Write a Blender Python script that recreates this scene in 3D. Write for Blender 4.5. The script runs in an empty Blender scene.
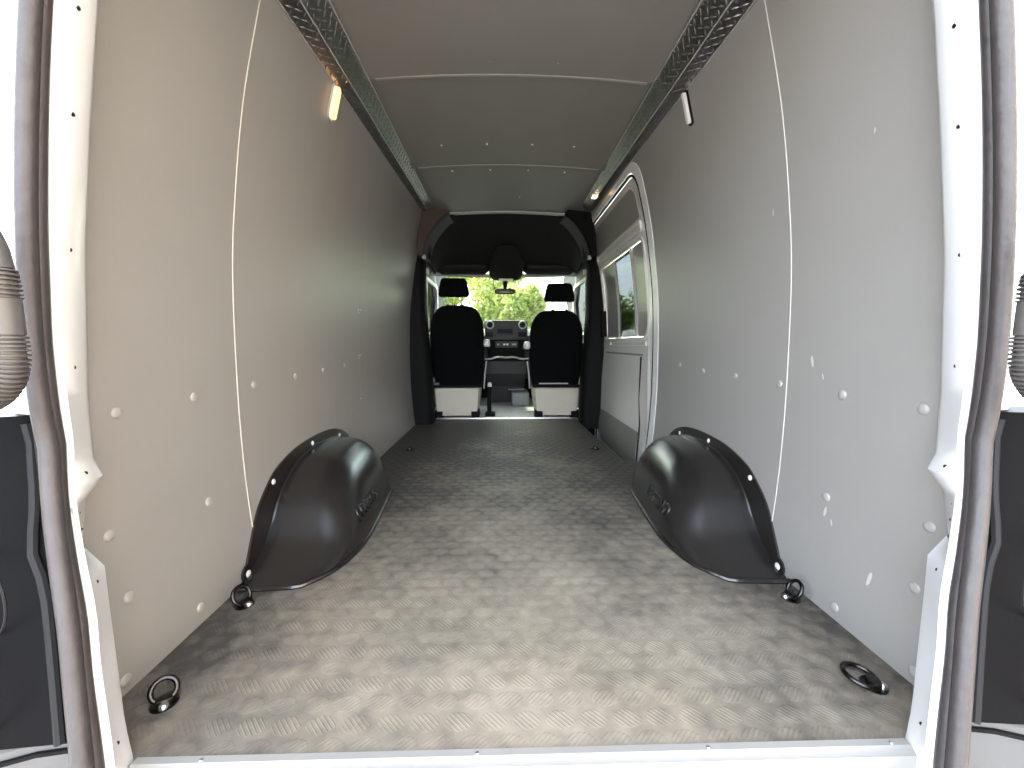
import bpy, bmesh, math, random
from mathutils import Vector, Matrix, Euler
PI = math.pi
random.seed(7)
S = bpy.context.scene
COL = S.collection

# ------------------------------------------------------------------ camera
cd = bpy.data.cameras.new('camera'); cam = bpy.data.objects.new('camera', cd); COL.objects.link(cam)
cam.location = (-0.05, 0.0, 0.79)
cam.rotation_euler = (math.radians(90 - 5.7), 0, math.radians(-1.43))
cd.sensor_fit = 'HORIZONTAL'; cd.sensor_width = 36.0; cd.lens = 400 / 1024 * 36.0
cd.clip_start = 0.02; cd.clip_end = 400
S.camera = cam

# ------------------------------------------------------------------ sky, sun, exposure
W = bpy.data.worlds.new('world'); S.world = W; W.use_nodes = True
nt = W.node_tree; nt.nodes.clear()
sky = nt.nodes.new('ShaderNodeTexSky'); sky.sky_type = 'NISHITA'; sky.sun_disc = False
sky.sun_elevation = math.radians(48); sky.sun_rotation = math.radians(-25); sky.dust_density = 3.0; sky.air_density = 1.0
bg = nt.nodes.new('ShaderNodeBackground'); bg.inputs['Strength'].default_value = 0.75
hs = nt.nodes.new('ShaderNodeHueSaturation'); hs.inputs['Saturation'].default_value = 0.48
wo = nt.nodes.new('ShaderNodeOutputWorld')
nt.links.new(sky.outputs[0], hs.inputs['Color']); nt.links.new(hs.outputs[0], bg.inputs['Color']); nt.links.new(bg.outputs[0], wo.inputs['Surface'])
sl = bpy.data.lights.new('sun', 'SUN'); sl.energy = 5.5; sl.angle = math.radians(1.0); sl.color = (1.0, 0.93, 0.82)
so = bpy.data.objects.new('sun', sl); COL.objects.link(so)
so.rotation_euler = Vector((0.62, -0.12, -1.0)).to_track_quat('-Z', 'Y').to_euler()
S.view_settings.view_transform = 'Standard'
try: S.view_settings.look = 'None'
except Exception: pass
S.view_settings.gamma = 1.0
S.view_settings.use_curve_mapping = False
S.view_settings.exposure = 2.1
S.cycles.max_bounces = 12; S.cycles.diffuse_bounces = 8; S.cycles.transparent_max_bounces = 16
S.cycles.use_denoising = True

# ------------------------------------------------------------------ materials
def mat(name, col, rough=0.5, metal=0.0, spec=0.5, emit=None, estr=0, noise=None, bump=None, coat=0):
    m = bpy.data.materials.new(name); m.use_nodes = True
    n = m.node_tree.nodes; l = m.node_tree.links
    p = n['Principled BSDF']
    p.inputs['Base Color'].default_value = (*col, 1); p.inputs['Roughness'].default_value = rough
    p.inputs['Metallic'].default_value = metal; p.inputs['Specular IOR Level'].default_value = spec
    if coat: p.inputs['Coat Weight'].default_value = coat; p.inputs['Coat Roughness'].default_value = 0.15
    if emit: p.inputs['Emission Color'].default_value = (*emit, 1); p.inputs['Emission Strength'].default_value = estr
    tc = n.new('ShaderNodeTexCoord')
    if noise:                                   # (scale, amount)
        t = n.new('ShaderNodeTexNoise'); t.inputs['Scale'].default_value = noise[0]; t.inputs['Detail'].default_value = 5
        l.new(tc.outputs['Object'], t.inputs['Vector'])
        mx = n.new('ShaderNodeMix'); mx.data_type = 'RGBA'
        k = noise[1]
        mx.inputs[6].default_value = (*[c * (1 - k) for c in col], 1); mx.inputs[7].default_value = (*[min(1, c * (1 + k)) for c in col], 1)
        l.new(t.outputs['Fac'], mx.inputs[0]); l.new(mx.outputs[2], p.inputs['Base Color'])
    if bump:                                    # (scale, strength)
        t2 = n.new('ShaderNodeTexNoise'); t2.inputs['Scale'].default_value = bump[0]; t2.inputs['Detail'].default_value = 3
        l.new(tc.outputs['Object'], t2.inputs['Vector'])
        b = n.new('ShaderNodeBump'); b.inputs['Strength'].default_value = bump[1]; b.inputs['Distance'].default_value = 0.01
        l.new(t2.outputs['Fac'], b.inputs['Height']); l.new(b.outputs[0], p.inputs['Normal'])
    return m

M = {}
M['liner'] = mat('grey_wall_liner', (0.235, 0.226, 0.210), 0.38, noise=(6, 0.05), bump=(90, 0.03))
M['seam'] = mat('pale_joint', (0.44, 0.42, 0.38), 0.5)
M['rivet'] = mat('liner_rivet', (0.29, 0.28, 0.262), 0.38)
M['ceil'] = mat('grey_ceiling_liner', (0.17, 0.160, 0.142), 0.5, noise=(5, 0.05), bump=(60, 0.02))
M['ceilrib'] = mat('ceiling_joint', (0.24, 0.23, 0.21), 0.45)
M['white'] = mat('white_body_paint', (0.54, 0.545, 0.54), 0.28, coat=0.4, noise=(9, 0.03))
M['white_in'] = mat('pale_inner_paint', (0.66, 0.66, 0.63), 0.3, coat=0.4)
M['doorpaint'] = mat('pale_grey_paint', (0.55, 0.54, 0.50), 0.3, coat=0.4)
M['seal'] = mat('rubber_seal', (0.040, 0.034, 0.033), 0.5, noise=(30, 0.3), bump=(60, 0.2))
M['blackrub'] = mat('black_rubber', (0.008, 0.008, 0.008), 0.6, spec=0.25)
M['arch'] = mat('black_moulded_plastic', (0.012, 0.0108, 0.0096), 0.23, spec=0.62, noise=(25, 0.15), bump=(140, 0.06))
M['black'] = mat('black_plastic', (0.004, 0.004, 0.0038), 0.7, spec=0.12, bump=(80, 0.05))
M['brown'] = mat('dark_brown_trim', (0.045, 0.030, 0.020), 0.7, bump=(80, 0.05))
M['headliner'] = mat('dark_headliner', (0.012, 0.012, 0.0115), 0.9, spec=0.2, bump=(200, 0.1))
M['grey'] = mat('mid_grey_plastic', (0.16, 0.16, 0.155), 0.5)
M['dash'] = mat('dashboard_grey', (0.035, 0.035, 0.034), 0.6, bump=(120, 0.08))
M['palegrey'] = mat('pale_grey_plastic', (0.42, 0.42, 0.40), 0.4)
M['cream'] = mat('cream_seat_base', (0.47, 0.42, 0.33), 0.5, noise=(10, 0.05))
M['fabric'] = mat('black_seat_fabric', (0.003, 0.003, 0.0033), 0.95, spec=0.1, bump=(300, 0.3))
M['cabfloor'] = mat('cab_floor_mat', (0.42, 0.42, 0.40), 0.35, noise=(14, 0.2), bump=(80, 0.2))
M['steel'] = mat('bright_steel', (0.75, 0.74, 0.70), 0.28, metal=1)
M['darksteel'] = mat('dark_steel', (0.055, 0.052, 0.05), 0.3, metal=1)
M['alu'] = mat('bright_tread_plate', (0.31, 0.30, 0.30), 0.34, metal=1, noise=(20, 0.2))
M['sill'] = mat('pale_sill', (0.32, 0.31, 0.28), 0.4, metal=0.3, noise=(14, 0.06))
M['tube'] = mat('grey_conduit', (0.075, 0.07, 0.065), 0.45)
M['ridge'] = mat('charcoal_plastic', (0.016, 0.016, 0.017), 0.6, spec=0.15)
M['bead'] = mat('bright_edge', (0.42, 0.42, 0.40), 0.4, metal=0.4)
M['red'] = mat('red_lens', (0.22, 0.003, 0.012), 0.25)
M['bumper'] = mat('grey_bumper', (0.085, 0.085, 0.083), 0.45, noise=(12, 0.08))
M['smoke'] = mat('dark_gloss_housing', (0.003, 0.003, 0.0035), 0.55, spec=0.05)
M['boltwhite'] = mat('pale_bolt', (0.62, 0.61, 0.58), 0.3)
M['lamp'] = mat('warm_lamp_lens', (1, 0.8, 0.5), 0.3, emit=(1.0, 0.44, 0.13), estr=0.62)
M['lampoff'] = mat('unlit_lamp_lens', (0.75, 0.73, 0.68), 0.25)
M['amberlit'] = mat('small_lamp_lens', (1, 0.8, 0.5), 0.3, emit=(1.0, 0.66, 0.32), estr=1.6)
M['mapl'] = mat('map_lamp_lens', (0.85, 0.75, 0.5), 0.3)
M['ground'] = mat('grey_asphalt', (0.22, 0.21, 0.20), 0.9, noise=(1.5, 0.1))
M['grass'] = mat('grass_verge', (0.20, 0.27, 0.07), 0.9, noise=(3, 0.3))
M['bark'] = mat('tree_bark', (0.12, 0.09, 0.06), 0.9, noise=(8, 0.3))
M['beige'] = mat('beige_bounce', (0.68, 0.55, 0.40), 0.9, noise=(2, 0.05))
M['carwhite'] = mat('white_car_paint', (0.78, 0.79, 0.80), 0.25, coat=0.6)
M['carglass'] = mat('car_glass', (0.05, 0.07, 0.08), 0.08, coat=1)
M['mirror'] = mat('mirror_face', (0.6, 0.6, 0.6), 0.05, metal=1)
M['winpanel'] = mat('window_blank_panel', (0.27, 0.26, 0.24), 0.18, coat=0.5)

def glass_mat(name, tint, gloss=0.08):
    m = bpy.data.materials.new(name); m.use_nodes = True
    n = m.node_tree.nodes; l = m.node_tree.links; n.clear()
    o = n.new('ShaderNodeOutputMaterial'); t = n.new('ShaderNodeBsdfTransparent'); g = n.new('ShaderNodeBsdfGlossy')
    t.inputs[0].default_value = (*tint, 1); g.inputs['Roughness'].default_value = 0.02
    mx = n.new('ShaderNodeMixShader'); mx.inputs[0].default_value = gloss; l.new(t.outputs[0], mx.inputs[1]); l.new(g.outputs[0], mx.inputs[2])
    l.new(mx.outputs[0], o.inputs[0]); return m
M['glass'] = glass_mat('clear_glass', (0.64, 0.69, 0.65))
M['sideglass'] = glass_mat('tinted_glass', (0.17, 0.185, 0.185))

def leaf_mat(name, col):
    m = bpy.data.materials.new(name); m.use_nodes = True
    n = m.node_tree.nodes; l = m.node_tree.links; n.clear()
    o = n.new('ShaderNodeOutputMaterial'); d = n.new('ShaderNodeBsdfDiffuse'); t = n.new('ShaderNodeBsdfTranslucent'); mx = n.new('ShaderNodeMixShader')
    tc = n.new('ShaderNodeTexCoord'); ns = n.new('ShaderNodeTexNoise'); ns.inputs['Scale'].default_value = 1.3
    cm = n.new('ShaderNodeMix'); cm.data_type = 'RGBA'
    cm.inputs[6].default_value = (*[c * 0.6 for c in col], 1); cm.inputs[7].default_value = (*[min(1, c * 1.5) for c in col], 1)
    l.new(tc.outputs['Object'], ns.inputs['Vector']); l.new(ns.outputs['Fac'], cm.inputs[0])
    l.new(cm.outputs[2], d.inputs[0]); l.new(cm.outputs[2], t.inputs[0]); mx.inputs[0].default_value = 0.55
    l.new(d.outputs[0], mx.inputs[1]); l.new(t.outputs[0], mx.inputs[2]); l.new(mx.outputs[0], o.inputs[0]); return m
M['leafA'] = leaf_mat('pale_green_leaves', (0.44, 0.48, 0.17))
M['leafB'] = leaf_mat('mid_green_leaves', (0.36, 0.43, 0.16))

def floor_mat():
    m = bpy.data.materials.new('ribbed_rubber_floor'); m.use_nodes = True
    n = m.node_tree.nodes; l = m.node_tree.links; p = n['Principled BSDF']
    tc = n.new('ShaderNodeTexCoord'); sx = n.new('ShaderNodeSeparateXYZ'); l.new(tc.outputs['Object'], sx.inputs[0])
    def mt(op, a, b=None, c=None):
        k = n.new('ShaderNodeMath'); k.operation = op
        for i, v in enumerate((a, b, c)):
            if v is None: continue
            if isinstance(v, (int, float)): k.inputs[i].default_value = v
            else: l.new(v, k.inputs[i])
        return k.outputs[0]
    pitch = 0.062
    u = mt('DIVIDE', sx.outputs[0], pitch * 1.15); v = mt('DIVIDE', sx.outputs[1], pitch * 0.8)
    row = mt('FLOOR', v); par = mt('FLOORED_MODULO', row, 2.0)
    u2 = mt('ADD', u, mt('MULTIPLY', par, 0.5))
    a = mt('SUBTRACT', mt('FRACT', u2), 0.5); b = mt('SUBTRACT', mt('FRACT', v), 0.5)
    sgn = mt('SUBTRACT', mt('MULTIPLY', par, 2.0), 1.0)
    bs = mt('MULTIPLY', b, sgn)
    c = mt('ADD', a, mt('MULTIPLY', bs, 0.7)); d = mt('SUBTRACT', mt('MULTIPLY', a, 0.7), bs)
    bars = mt('SINE', mt('MULTIPLY', c, 2 * PI * 6))
    bars = mt('MAXIMUM', bars, 0.0)
    r2 = mt('ADD', mt('MULTIPLY', a, a), mt('MULTIPLY', b, b))
    mr = n.new('ShaderNodeMapRange'); mr.inputs[1].default_value = 0.20; mr.inputs[2].default_value = 0.13; l.new(r2, mr.inputs[0])
    mask = mr.outputs[0]
    h = mt('MULTIPLY', bars, mask)
    h2 = mt('ADD', mt('MULTIPLY', h, 1.0), mt('MULTIPLY', mask, 0.35))
    bp = n.new('ShaderNodeBump'); bp.inputs['Strength'].default_value = 0.35; bp.inputs['Distance'].default_value = 0.0025
    l.new(h2, bp.inputs['Height']); l.new(bp.outputs[0], p.inputs['Normal'])
    ns = n.new('ShaderNodeTexNoise'); ns.inputs['Scale'].default_value = 2.2; ns.inputs['Detail'].default_value = 8; ns.inputs['Roughness'].default_value = 0.65
    l.new(tc.outputs['Object'], ns.inputs['Vector'])
    n2 = n.new('ShaderNodeTexNoise'); n2.inputs['Scale'].default_value = 22; n2.inputs['Detail'].default_value = 6
    l.new(tc.outputs['Object'], n2.inputs['Vector'])
    f = mt('ADD', mt('MULTIPLY', ns.outputs['Fac'], 0.95), mt('MULTIPLY', n2.outputs['Fac'], 0.45))
    f = mt('ADD', f, mt('MULTIPLY', mask, 0.03))
    # dust, paler towards the rear middle; daylight falloff is put into this tone too
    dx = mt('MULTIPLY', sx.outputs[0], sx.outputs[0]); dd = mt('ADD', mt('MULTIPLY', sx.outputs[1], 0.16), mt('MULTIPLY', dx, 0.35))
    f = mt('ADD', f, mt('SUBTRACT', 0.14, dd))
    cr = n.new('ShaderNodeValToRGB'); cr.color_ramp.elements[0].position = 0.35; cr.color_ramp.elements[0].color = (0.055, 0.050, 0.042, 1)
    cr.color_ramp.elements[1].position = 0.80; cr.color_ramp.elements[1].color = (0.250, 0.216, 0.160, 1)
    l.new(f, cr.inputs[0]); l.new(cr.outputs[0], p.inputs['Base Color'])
    rr = mt('SUBTRACT', 0.60, mt('MULTIPLY', mask, 0.10)); l.new(rr, p.inputs['Roughness'])
    p.inputs['Specular IOR Level'].default_value = 0.2
    return m
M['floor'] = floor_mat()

# ------------------------------------------------------------------ helpers
def wloc(o):
    v = Vector((0, 0, 0))
    while o is not None:
        v += o.location; o = o.parent
    return v
def obj(name, bm, m, parent=None, smooth=40, world=True, weld=False):
    if weld: bmesh.ops.remove_doubles(bm, verts=bm.verts, dist=1e-5)
    bmesh.ops.recalc_face_normals(bm, faces=bm.faces)
    me = bpy.data.meshes.new(name); 
    if parent is not None and world:
        w = wloc(parent); bmesh.ops.translate(bm, verts=bm.verts, vec=-w)
    bm.to_mesh(me); bm.free(); me.materials.append(m)
    if smooth:
        me.polygons.foreach_set('use_smooth', [True] * len(me.polygons)); me.set_sharp_from_angle(angle=math.radians(smooth))
    o = bpy.data.objects.new(name, me); COL.objects.link(o)
    if parent is not None: o.parent = parent
    return o
def tag(o, label=None, cat=None, group=None, kind=None):
    if label: o['label'] = label
    if cat: o['category'] = cat
    if group: o['group'] = group
    if kind: o['kind'] = kind
    return o
def thing(name, label, cat, loc=(0, 0, 0), group=None):
    o = bpy.data.objects.new(name, None); COL.objects.link(o); o.location = loc
    o.empty_display_size = 0.1
    return tag(o, label, cat, group)
def struct(name, bm, m, **k):
    o = obj(name, bm, m, **k); o['kind'] = 'structure'; return o
def copy_tree(o, parent=None):
    c = o.copy(); COL.objects.link(c)
    if parent is not None: c.parent = parent
    for ch in o.children: copy_tree(ch, c)
    return c
def NB(): return bmesh.new()
def box(bm, lo, hi, bev=0, seg=2):
    r = bmesh.ops.create_cube(bm, size=1.0); vs = r['verts']
    for v in vs:
        v.co = Vector([(lo[i] + hi[i]) / 2 + v.co[i] * (hi[i] - lo[i]) for i in range(3)])
    if bev:
        es = list({e for v in vs for e in v.link_edges})
        bmesh.ops.bevel(bm, geom=es, offset=bev, segments=seg, affect='EDGES', profile=0.6)
    return bm
def frame_at(d):
    d = d.normalized(); a = Vector((0, 0, 1)) if abs(d.z) < 0.9 else Vector((1, 0, 0))
    s = d.cross(a).normalized(); return s, s.cross(d).normalized()
def tube(bm, pts, r, seg=10, closed=False, caps=True, squash=None):
    pts = [Vector(p) for p in pts]; n = len(pts); rings = []
    rr = r if isinstance(r, (list, tuple)) else [r] * n
    ps = None
    for i, p in enumerate(pts):
        if closed: d = pts[(i + 1) % n] - pts[i - 1]
        else: d = pts[min(i + 1, n - 1)] - pts[max(i - 1, 0)]
        d.normalize()
        if ps is None: s, t = frame_at(d)
        else:
            s = (ps - d * ps.dot(d)).normalized(); t = s.cross(d).normalized()
        ps = s
        rings.append([bm.verts.new(p + (s * math.cos(2 * PI * k / seg) + t * math.sin(2 * PI * k / seg)) * rr[i]) for k in range(seg)])
    m = n if closed else n - 1
    for i in range(m):
        a, b = rings[i], rings[(i + 1) % n]
        for k in range(seg): bm.faces.new((a[k], a[(k + 1) % seg], b[(k + 1) % seg], b[k]))
    if caps and not closed:
        bm.faces.new(rings[0]); bm.faces.new(rings[-1])
    return bm
def loft(bm, rings, closed_ring=True, cap=True):
    R = [[bm.verts.new(p) for p in r] for r in rings]
    n = len(R[0])
    for i in range(len(R) - 1):
        for k in range(n if closed_ring else n - 1):
            try: bm.faces.new((R[i][k], R[i][(k + 1) % n], R[i + 1][(k + 1) % n], R[i + 1][k]))
            except ValueError: pass
    if cap and closed_ring:
        for r in (R[0], R[-1]):
            try: bm.faces.new(r)
            except ValueError: pass
    return bm
def disc(bm, c, nrm, r, h, seg=16, dome=False):
    c = Vector(c); nrm = Vector(nrm).normalized(); s, t = frame_at(nrm); rings = []
    prof = [(r, 0), (r, h)] if not dome else [(r, 0), (r * .96, h * .35), (r * .78, h * .75), (r * .45, h * .95), (r * .1, h)]
    for a, b in prof:
        rings.append([c + nrm * b + (s * math.cos(2 * PI * k / seg) + t * math.sin(2 * PI * k / seg)) * a for k in range(seg)])
    return loft(bm, rings)
def torus(bm, c, nrm, R, r, seg=28, ms=10, a0=0, a1=2 * PI):
    c = Vector(c); s, t = frame_at(Vector(nrm)); full = abs(a1 - a0 - 2 * PI) < 1e-4
    n = seg if full else seg + 1
    pts = [c + (s * math.cos(a0 + (a1 - a0) * i / seg) + t * math.sin(a0 + (a1 - a0) * i / seg)) * R for i in range(n)]
    return tube(bm, pts, r, ms, closed=full)
def lerp(tab, x):
    if x <= tab[0][0]: return tab[0][1]
    for (a, b), (c, d) in zip(tab, tab[1:]):
        if x <= c: return b + (d - b) * (x - a) / (c - a)
    return tab[-1][1]
def slerp(tab, x):
    """smooth (Catmull) lookup"""
    n = len(tab)
    if x <= tab[0][0]: return tab[0][1]
    if x >= tab[-1][0]: return tab[-1][1]
    for i in range(n - 1):
        if x <= tab[i + 1][0]:
            x0, y0 = tab[i]; x1, y1 = tab[i + 1]; t = (x - x0) / (x1 - x0)
            m0 = ((y1 - tab[i - 1][1]) / (x1 - tab[i - 1][0])) if i > 0 else (y1 - y0) / (x1 - x0)
            m1 = ((tab[i + 2][1] - y0) / (tab[i + 2][0] - x0)) if i + 2 < n else (y1 - y0) / (x1 - x0)
            h = x1 - x0
            return (2*t**3-3*t*t+1)*y0 + (t**3-2*t*t+t)*h*m0 + (-2*t**3+3*t*t)*y1 + (t**3-t*t)*h*m1
WP = [(-0.35, 0.90), (0, 0.905), (0.2, 0.925), (0.4, 0.937), (0.67, 0.940), (1.03, 0.930), (1.25, 0.908), (1.55, 0.862), (1.85, 0.790), (2.0, 0.752), (2.12, 0.715)]
def wx(z): return slerp(WP, z)
def wn(z, s):
    """inward normal of side s (-1 left, +1 right)"""
    dx = (wx(z + .01) - wx(z - .01)) / .02
    return Vector((-s, 0, dx)).normalized() if True else None
def wpt(s, y, z, off=0):
    """a point off metres inside the side wall's inner face"""
    n = wn(z, s); return Vector((s * wx(z), y, z)) + n * off
def wall_grid(bm, s, ys, zs, off_in, off_out):
    """a slab of the side wall; ys may be a function of z giving (lo, hi)"""
    rows = []
    for z in zs:
        lo, hi = ys(z) if callable(ys) else ys
        ny = 8
        rows.append(([wpt(s, lo + (hi - lo) * i / ny, z, off_in) for i in range(ny + 1)], [wpt(s, lo + (hi - lo) * i / ny, z, off_out) for i in range(ny + 1)]))
    rings = [a + b[::-1] for a, b in rows]
    return loft(bm, rings)
def rng(a, b, n): return [a + (b - a) * i / n for i in range(n + 1)]
def rrect(y0, y1, z0, z1, r, nc=6, ns=8):
    """rounded rectangle as (y, z), radius r or four radii (y0z0, y1z0, y1z1, y0z1)"""
    rs = r if isinstance(r, (tuple, list)) else (r,) * 4
    cs = [(y0, z0, PI, 0), (y1, z0, 1.5 * PI, 1), (y1, z1, 0, 2), (y0, z1, .5 * PI, 3)]
    out = []
    cps = []
    for (y, z, a, i) in cs:
        R = rs[i]; cy = y + R * (1 if y == y0 else -1); cz = z + R * (1 if z == z0 else -1)
        cps.append([(cy + R * math.cos(a + .5 * PI * k / nc), cz + R * math.sin(a + .5 * PI * k / nc)) for k in range(nc + 1)])
    for i in range(4):
        out += cps[i]; a = cps[i][-1]; b = cps[(i + 1) % 4][0]
        out += [(a[0] + (b[0] - a[0]) * k / ns, a[1] + (b[1] - a[1]) * k / ns) for k in range(1, ns)]
    return out
def wall_ring(bm, s, outer, inner, o1, o0):
    """frame between two loops laid on the side wall, from offset o0 (outboard) to o1 (inboard)"""
    A = [wpt(s, y, z, o1) for y, z in outer]; B = [wpt(s, y, z, o1) for y, z in inner]
    C = [wpt(s, y, z, o0) for y, z in inner]; D = [wpt(s, y, z, o0) for y, z in outer]
    V = [[bm.verts.new(p) for p in r] for r in (A, B, C, D)]
    n = len(A)
    for j in range(4):
        a, b = V[j], V[(j + 1) % 4]
        for k in range(n): bm.faces.new((a[k], a[(k + 1) % n], b[(k + 1) % n], b[k]))
    return bm
def wall_fill(bm, s, y0, y1, z0, z1, r, o1, o0, nz=16):
    rs = r if isinstance(r, (tuple, list)) else (r,) * 4
    def lim(z):
        def cut(R, dz): return R - math.sqrt(max(0, R * R - (R - dz) ** 2)) if dz < R else 0
        lo = y0 + max(cut(rs[0], z - z0), cut(rs[3], z1 - z)); hi = y1 - max(cut(rs[1], z - z0), cut(rs[2], z1 - z))
        return lo, hi
    zs = sorted(set([z0 + (z1 - z0) * i / nz for i in range(nz + 1)] + [z0 + max(rs[0], rs[1]) * (1 - math.cos(k * PI / 12)) for k in range(7)] + [z1 - max(rs[2], rs[3]) * (1 - math.cos(k * PI / 12)) for k in range(7)]))
    zz = [zs[0]]
    for z in zs[1:]:
        if z - zz[-1] > 5e-4: zz.append(z)
    return wall_grid(bm, s, lim, zz, o1, o0)

# ------------------------------------------------------------------ outside
g = NB(); box(g, (-60, -60, -0.78), (60, 60, -0.70)); struct('ground', g, M['ground'])
g = NB(); box(g, (-60, 13.5, -0.70), (60, 60, -0.66)); struct('lawn', g, M['grass'])

# ------------------------------------------------------------------ room shell: floor, walls, ceiling
b = NB()
# cargo floor: full width between the walls, cut back along the step of the sliding door
prof = [(-0.915, 0.70), (0.915, 0.70), (0.925, 2.60), (0.765, 2.66), (0.745, 3.30), (0.735, 4.20), (-0.74, 4.20), (-0.915, 4.20)]
top = [b.verts.new((x, y, 0)) for x, y in prof]; bot = [b.verts.new((x, y, -0.03)) for x, y in prof]
b.faces.new(top); b.faces.new(bot[::-1])
for i in range(len(prof)): b.faces.new((top[i], bot[i], bot[(i + 1) % 8], top[(i + 1) % 8]))
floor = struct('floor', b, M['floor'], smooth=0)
b = NB(); box(b, (-0.745, 4.18, -0.005), (0.745, 4.215, 0.012), 0.004); obj('threshold_strip', b, M['steel'], floor)
b = NB(); box(b, (-0.98, 4.2, -0.06), (0.98, 6.0, -0.012), 0)
cabfloor = struct('floor_cab', b, M['cabfloor'], smooth=0); cabfloor.name = 'floor.001'

b = NB(); box(b, (-1.0, .86, -.36), (1.02, 6.0, -.305)); box(b, (-.70, .70, -.305), (.69, 6.0, -.07)); struct('floor.003', b, M['blackrub'], smooth=0)
def roofz(y): return 1.98
ZS = rng(-0.05, 2.10, 40)
def LY(z): return .72 if z < 0 else (.86 if z > .6 else .72 + .14 * z / .6)
def wall_liner(s, name):
    b = NB()
    if s < 0: wall_grid(b, s, lambda z: (LY(z), 3.95), ZS, -0.004, -0.05)
    else:
        wall_grid(b, s, lambda z: (LY(z), 2.46), ZS, -0.004, -0.05)
        wall_grid(b, s, (2.46, 3.95), rng(1.90, 2.10, 6), -0.004, -0.05)
    w = struct(name, b, M['white'])
    return w
WL = wall_liner(-1, 'wall_left'); WR = wall_liner(1, 'wall_right')
# liner panels, meeting at the pale joint
J = 1.36
for s, w, far in ((-1, WL, 3.93), (1, WR, 2.52)):
    for (a, c, nm) in ((None, J - 0.002, 'liner_panel'), (J + 0.002, 2.53 if s < 0 else far, 'liner_panel')) + (((2.533, far, 'liner_panel'),) if s < 0 else ()):
        b = NB(); wall_grid(b, s, (a, c) if a else (lambda z: (LY(z), J - 0.002)), ZS, 0.0, -0.004); obj(nm, b, M['liner'], w)
    b = NB(); tube(b, [wpt(s, J, z, 0.0005) for z in rng(0.0, 2.0, 40)], 0.0022, 6); obj('joint_bead', b, M['seam'], w)
b = NB(); wall_grid(b, 1, (2.52, 2.615), rng(1.74, 1.93, 8), 0.0, -0.004); obj('liner_panel', b, M['liner'], WR)
b = NB(); wall_grid(b, 1, (2.52, 3.93), rng(1.93, 2.08, 6), 0.0, -0.004); obj('liner_panel', b, M['liner'], WR)
# thin joint and its screws further along the left wall

def rivet(w, s, y, z, r=0.0135, m='rivet', h=0.005):
    b = NB(); p = wpt(s, y, z, 0); disc(b, p, wn(z, s), r, h, 20, dome=True)
    obj('rivet', b, M[m], w, smooth=60)
for y, z in [(0.935, .632), (1.17, .637), (1.45, .645), (1.74, .652), (2.01, .66), (2.28, .67), (0.885, .36), (1.185, .318), (0.905, .20), (1.09, .045), (0.86, .03)]:
    rivet(WL, -1, y, z)
for y, z in [(0.905, .638), (1.13, .643), (1.395, .648), (1.665, .655), (1.94, .658), (2.20, .674), (0.862, .37), (1.15, .328), (0.87, .215), (1.06, .035), (0.835, .03)]:
    rivet(WR, 1, y, z)
for z in (1.0, .985, .72, .705, .45): rivet(WL, -1, 2.515, z, 0.004, 'boltwhite', 0.003)
for z in (1.0, .72): rivet(WL, -1, 2.548, z, 0.004, 'boltwhite', 0.003)

# ceiling: crowned panels that meet at the two roof bows
def ceil_pt(x, y, d=0):
    return Vector((x, y, roofz(y) + 0.035 * (1 - (x / 0.7) ** 2) - d))
b = NB()
def ceil_panel(b, y0, y1, dip0, dip1, thick=0.02, inset=0.0):
    rows = []
    for i in range(13):
        t = i / 12; y = y0 + (y1 - y0) * t; d = dip0 * (1 - t) + dip1 * t - 0.006 * math.sin(PI * t) + inset
        a = [ceil_pt(x, y, d) for x in rng(-0.76, 0.76, 24)]; c = [p + Vector((0, 0, thick)) for p in a][::-1]
        rows.append(a + c)
    loft(b, rows)
ceil_panel(b, 0.6, 4.02, -0.05, -0.05, 0.03)
CE = struct('ceiling', b, M['white'])
for (a, c) in ((0.62, 1.96), (1.97, 2.88), (2.89, 3.90)):
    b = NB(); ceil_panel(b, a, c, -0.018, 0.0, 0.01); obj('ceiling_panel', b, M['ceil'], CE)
for y in (1.96, 2.88):
    b = NB(); loft(b, [[ceil_pt(x, y - 0.005, -0.012), ceil_pt(x, y - 0.006, 0.004), ceil_pt(x, y + 0.006, 0.004), ceil_pt(x, y + 0.008, -0.012)] for x in rng(-0.62, 0.62, 30)])
    obj('roof_bow_strip', b, M['ceilrib'], CE)
for y, xs in ((1.88, (-.1, .2)), (2.61, (-.42, -.14, .14, .40)), (2.98, (-.40, -.13, .14, .40)), (3.5, (.1,))):
    for x in xs:
        b = NB(); p = ceil_pt(x, y, -0.008); disc(b, p, (0, 0, -1), 0.007, 0.006, 12, dome=True); obj('screw', b, M['boltwhite'], CE)

# roof outer skin and side outer skin (the van's painted body)
b = NB()
loft(b, [[Vector((x, y, roofz(min(y, 4.0)) + 0.035 * (1 - (x / 0.7) ** 2) + 0.09)) for x in rng(-0.80, 0.80, 16)] + [Vector((x, y, roofz(min(y, 4.0)) + 0.035 * (1 - (x / 0.7) ** 2) + 0.075)) for x in rng(0.80, -0.80, 16)] for y in (0.58, 2, 4.02)])
loft(b, [[Vector((x, y, z + 0.015)) for x in rng(-0.84, 0.84, 8)] + [Vector((x, y, z)) for x in rng(0.84, -0.84, 8)] for y, z in ((4.0, 2.13), (4.4, 2.06), (4.75, 1.88), (4.98, 1.72))])
struct('ceiling_outer', b, M['white']); bpy.data.objects['ceiling_outer'].name = 'ceiling.001'

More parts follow.
